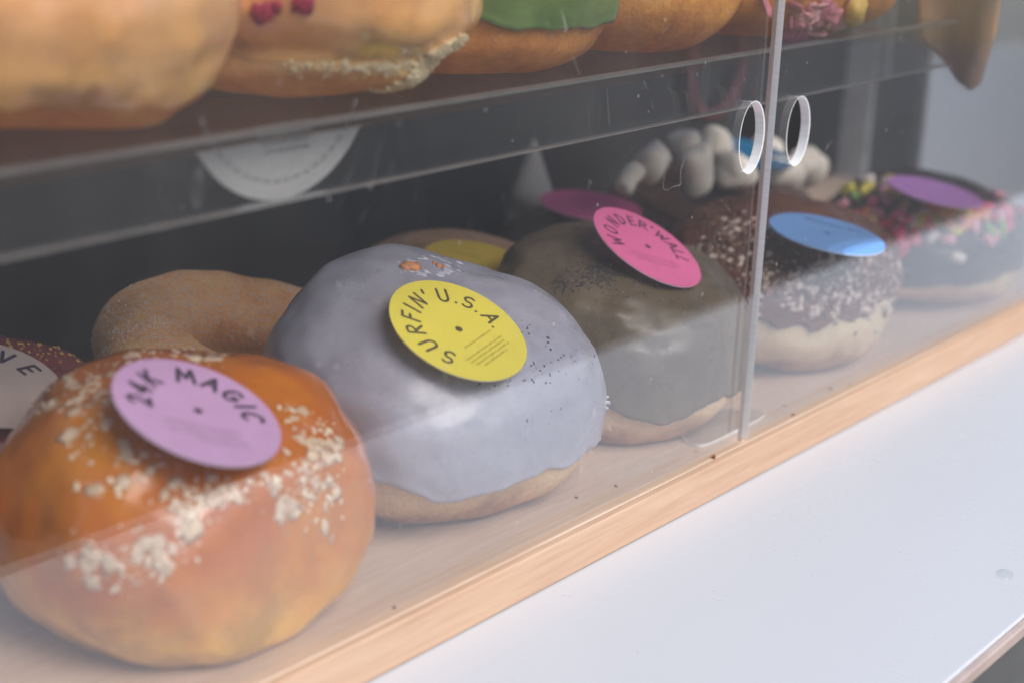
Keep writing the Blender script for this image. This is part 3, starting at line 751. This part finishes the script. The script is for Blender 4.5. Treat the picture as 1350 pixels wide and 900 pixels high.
for i in range(520):
    py = rnd.uniform(48, 118); h = None
    for px in range(700, 480, -2):
        h = D.pick(px, py)
        if h: break
    if h:
        back = rnd.uniform(0, 26)*(1-.5*abs(py-85)/35); h2 = D.pick(px-back, py+rnd.gauss(0, 2))
        if h2: h = h2
        chunk(V, Fc, h[0]+h[1]*.0006, (h[1]+Vector((rnd.gauss(0, .4), rnd.gauss(0, .4), rnd.gauss(0, .4)))).normalized(), rnd.uniform(.0004, .0009), .6, 1)
tag(mesh('torn_side', V, Fc, torn, D.root), kind='stuff')
D = Dough('green_doughnut', 'green glazed doughnut on the upper shelf', -.0800, .0580, ZS, .0410, .052, 0, 13, 2.6, .003, crease=(-.3, .03, .2))
D.build(dough_mat('dough_green', .052, (.80, .34, .09), (.92, .62, .24), (.6, .22, .05), .50, .12)); D.glaze(glaze_mat('green_glaze', (.13, .21, .05), .16, (.20, .29, .10), 30, sss=.2, clear=.5), -.12, .0013, .22)
D = Dough('orange_glazed_doughnut', 'orange brown glazed doughnut beside the green one on the upper shelf', -.0080, .0580, ZS, .0415, .052, 0, 14, 2.4, .002)
D.build(dough_mat('dough_o2', .052, (.84, .35, .08), (.92, .56, .22), (.6, .22, .05), .55, .12)); D.glaze(amber, .1, .0014, .3)
D = Dough('petal_doughnut', 'brown doughnut with dried pink petals and a yellow piece on the upper shelf', .0650, .0520, ZS, .0420, .050, 0, 15, 2.5, .002)
D.build(dough_mat('dough_p', .05, (.78, .30, .07), (.85, .42, .15), (.55, .2, .05), .8, .06))
D.glaze(glaze_mat('pink_glaze', (.62, .33, .30), .3, sss=.2), .2, .0016, .3)
pet = [plain('petal_a', (.55, .18, .24), .7, .3, 200), plain('petal_b', (.70, .36, .36), .7, .3, 200), plain('petal_c', (.40, .10, .16), .7, .3, 200)]
for i in range(46):
    h = D.pick(1072+rnd.gauss(0, 24), 28+rnd.gauss(0, 16))
    if h:
        V, Fc = [], []; chunk(V, Fc, h[0]+h[1]*.001, (h[1]+Vector((rnd.gauss(0, .5), rnd.gauss(0, .5), rnd.gauss(0, .5)))).normalized(), rnd.uniform(.0022, .0040), .3, 2)
        mesh('petal', V, Fc, rnd.choice(pet), D.root)
V, Fc = [], []
for (px, py) in ((1122, 8), (1135, 2), (1140, 14)):
    h = D.pick(px, py)
    if h: chunk(V, Fc, h[0]+h[1]*.002, h[1], .0060, .6, 2)
if V: mesh('yellow_piece', V, Fc, plain('lemon_peel', (.80, .52, .12), .5), D.root)
D = Dough('end_doughnut', 'brown doughnut at the right end of the upper shelf', .1200, .0560, ZS, .0330, .048, 0, 16, 2.5, .002)
D.build(dough_mat('dough_e', .048, (.74, .30, .08), (.80, .40, .15), (.55, .2, .05), .55, .12))

# kraft paper corner that hangs over the end of the shelf
kp = [(1212, -60), (1214, 20), (1218, 52), (1238, 82), (1262, 108), (1282, 119), (1293, 112), (1300, 84), (1311, 40), (1314, 0), (1312, -60)]
XK = .168
P3 = [at(a, b_, x=XK) for a, b_ in kp]; cen = sum(P3, Vector())/len(P3); NP = len(P3)
V, Fc = [], []
RI = 10
for s_ in (0, 1):
    for i in range(RI+1):
        k = i/RI
        for j, p in enumerate(P3):
            q = cen.lerp(p, k)
            q = q + Vector((.006*noise.noise(q*40)+.004*math.sin((q.y-cen.y)*260)*k + s_*.0006, 0, 0)); V.append(q-cen)
B0 = (RI+1)*NP
for i in range(RI):
    for j in range(NP):
        k = (j+1) % NP
        Fc.append((i*NP+j, i*NP+k, (i+1)*NP+k, (i+1)*NP+j)); Fc.append((B0+i*NP+j, B0+(i+1)*NP+j, B0+(i+1)*NP+k, B0+i*NP+k))
for j in range(NP): k = (j+1) % NP; Fc.append((RI*NP+j, RI*NP+k, B0+RI*NP+k, B0+RI*NP+j))
o = mesh('kraft_paper', V, Fc, plain('kraft', (.48, .27, .14), .8, .2, 60), None); o.location = cen
tag(o, 'tan paper corner hanging down over the right end of the upper shelf', 'paper')

# ================================================================== things hung in the case
def disc_on(name, label, px, py, y, r, colour, cut=None, mats=None, normal=None):
    c = at(px, py, y=y); V = []; Fc = []; n = 96
    def Z(z): return min(z, cut-c.z) if cut is not None else z
    for yy in (0, -.0004):
        for k in range(n): V.append(Vector((r*math.cos(2*PI*k/n), yy, Z(r*math.sin(2*PI*k/n)))))
    Fc = [tuple(range(n)), tuple(range(2*n-1, n-1, -1))]+[(k, n+k, n+(k+1) % n, (k+1) % n) for k in range(n)]
    o = mesh(name, V, Fc, plain(name+'_m'+str(int(px)), colour, .6, .05), None, False); o.location = c
    tag(o, label, 'label'); return o
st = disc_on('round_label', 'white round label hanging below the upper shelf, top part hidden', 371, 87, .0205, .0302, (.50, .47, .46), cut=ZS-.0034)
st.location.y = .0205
V, Fc = [], []
for k in range(60):
    a = R_(200+k*2.35)
    if k % 3 == 2: continue
    r1, r2 = .0255, .0262; b0 = len(V)
    for rr, aa in ((r1, a), (r2, a), (r2, a+R_(1.6)), (r1, a+R_(1.6))): V.append(Vector((rr*math.cos(aa), -.00055, rr*math.sin(aa))))
    Fc.append((b0, b0+1, b0+2, b0+3))
mesh('dashed_rim', V, Fc, plain('grey_print', (.22, .21, .21), .6), st, False)
V, Fc = [], []; g = random.Random(4)
for row in range(4):
    x = -.009+row*.001
    while x < .008:
        b0 = len(V); w = g.uniform(.0006, .002)
        for v in ((x, 0), (x+w, 0), (x+w, .0008), (x, .0008)): V.append(Vector((v[0], -.00055, -.0135-row*.0019+v[1])))
        Fc.append((b0, b0+1, b0+2, b0+3)); x += w+.0005
mesh('small_print', V, Fc, bpy.data.materials['grey_print'], st, False)

# dark panel details: solid red ring and pale cone, both behind the case glass
c = at(948, 88, y=.182)
V, Fc = [], []; n = 64; r1, r2 = .0270, .0215
for yy in (0, .003):
    for rr in (r2, r1):
        for k in range(n): V.append(Vector((rr*math.cos(2*PI*k/n), yy, rr*math.sin(2*PI*k/n))))
for k in range(n):
    k2 = (k+1) % n
    Fc += [(k, n+k, n+k2, k2), (2*n+k, 2*n+k2, 3*n+k2, 3*n+k), (n+k, 3*n+k, 3*n+k2, n+k2), (k, k2, 2*n+k2, 2*n+k)]
o = mesh('red_ring', V, Fc, plain('ring_red', (.09, .014, .02), .6), None); o.location = c
tag(o, 'dim red ring on the dark panel behind the finger hole', 'sign')
c = at(700, 275, y=.173)
V, Fc = [], []; n = 40
hgt = .030
for i, (z, r) in enumerate(((0, .0115), (.3, .0085), (.6, .0052), (.88, .0020), (1, .0004))):
    for k in range(n): V.append(Vector((r*math.cos(2*PI*k/n), r*math.sin(2*PI*k/n), z*hgt)))
for i in range(4):
    for k in range(n): Fc.append((i*n+k, i*n+(k+1) % n, (i+1)*n+(k+1) % n, (i+1)*n+k))
Fc.append(tuple(range(n-1, -1, -1)))
tall = empty('pale_cone', (c.x, c.y, 0))
o = mesh('point', V, Fc, plain('pale_card', (.26, .235, .215), .7), tall); o.location = (0, 0, c.z)
V = []; Fc = []
for z in (.0002, c.z):
    for k in range(n): V.append(Vector((.0115*math.cos(2*PI*k/n), .0115*math.sin(2*PI*k/n), z)))
Fc = [(k, (k+1) % n, n+(k+1) % n, n+k) for k in range(n)]
mesh('foot', V, Fc, bpy.data.materials['pale_card'], tall)
tag(tall, 'pale grey pointed cone standing at the back of the case', 'cone')


V, Fc = [], []
for (px, py, k) in ((1095, 512, .0009), (1034, 534, .0006), (1046, 546, .0007), (1022, 548, .0005), (1120, 505, .0005), (812, 640, .0006), (760, 655, .0005), (520, 800, .0006)):
    chunk(V, Fc, at(px, py, z=.0003), Vector((0, 0, 1)), k, .6, 1)
tag(mesh('crumbs', V, Fc, plain('stray_crumb', (.10, .05, .03), .7), None), 'tiny dark crumbs scattered on the pale wooden base inside the doors', 'crumbs', kind='stuff')

for o in list(S.objects):
    if o.get('category') == 'doughnut':
        o['group'] = 'doughnuts on the upper shelf' if o.location.z > .1 else ('doughnuts in the front row' if o.location.y < .08 else 'doughnuts in the back row')
    elif o.get('category') == 'label': o['group'] = 'round paper labels on the doughnuts'
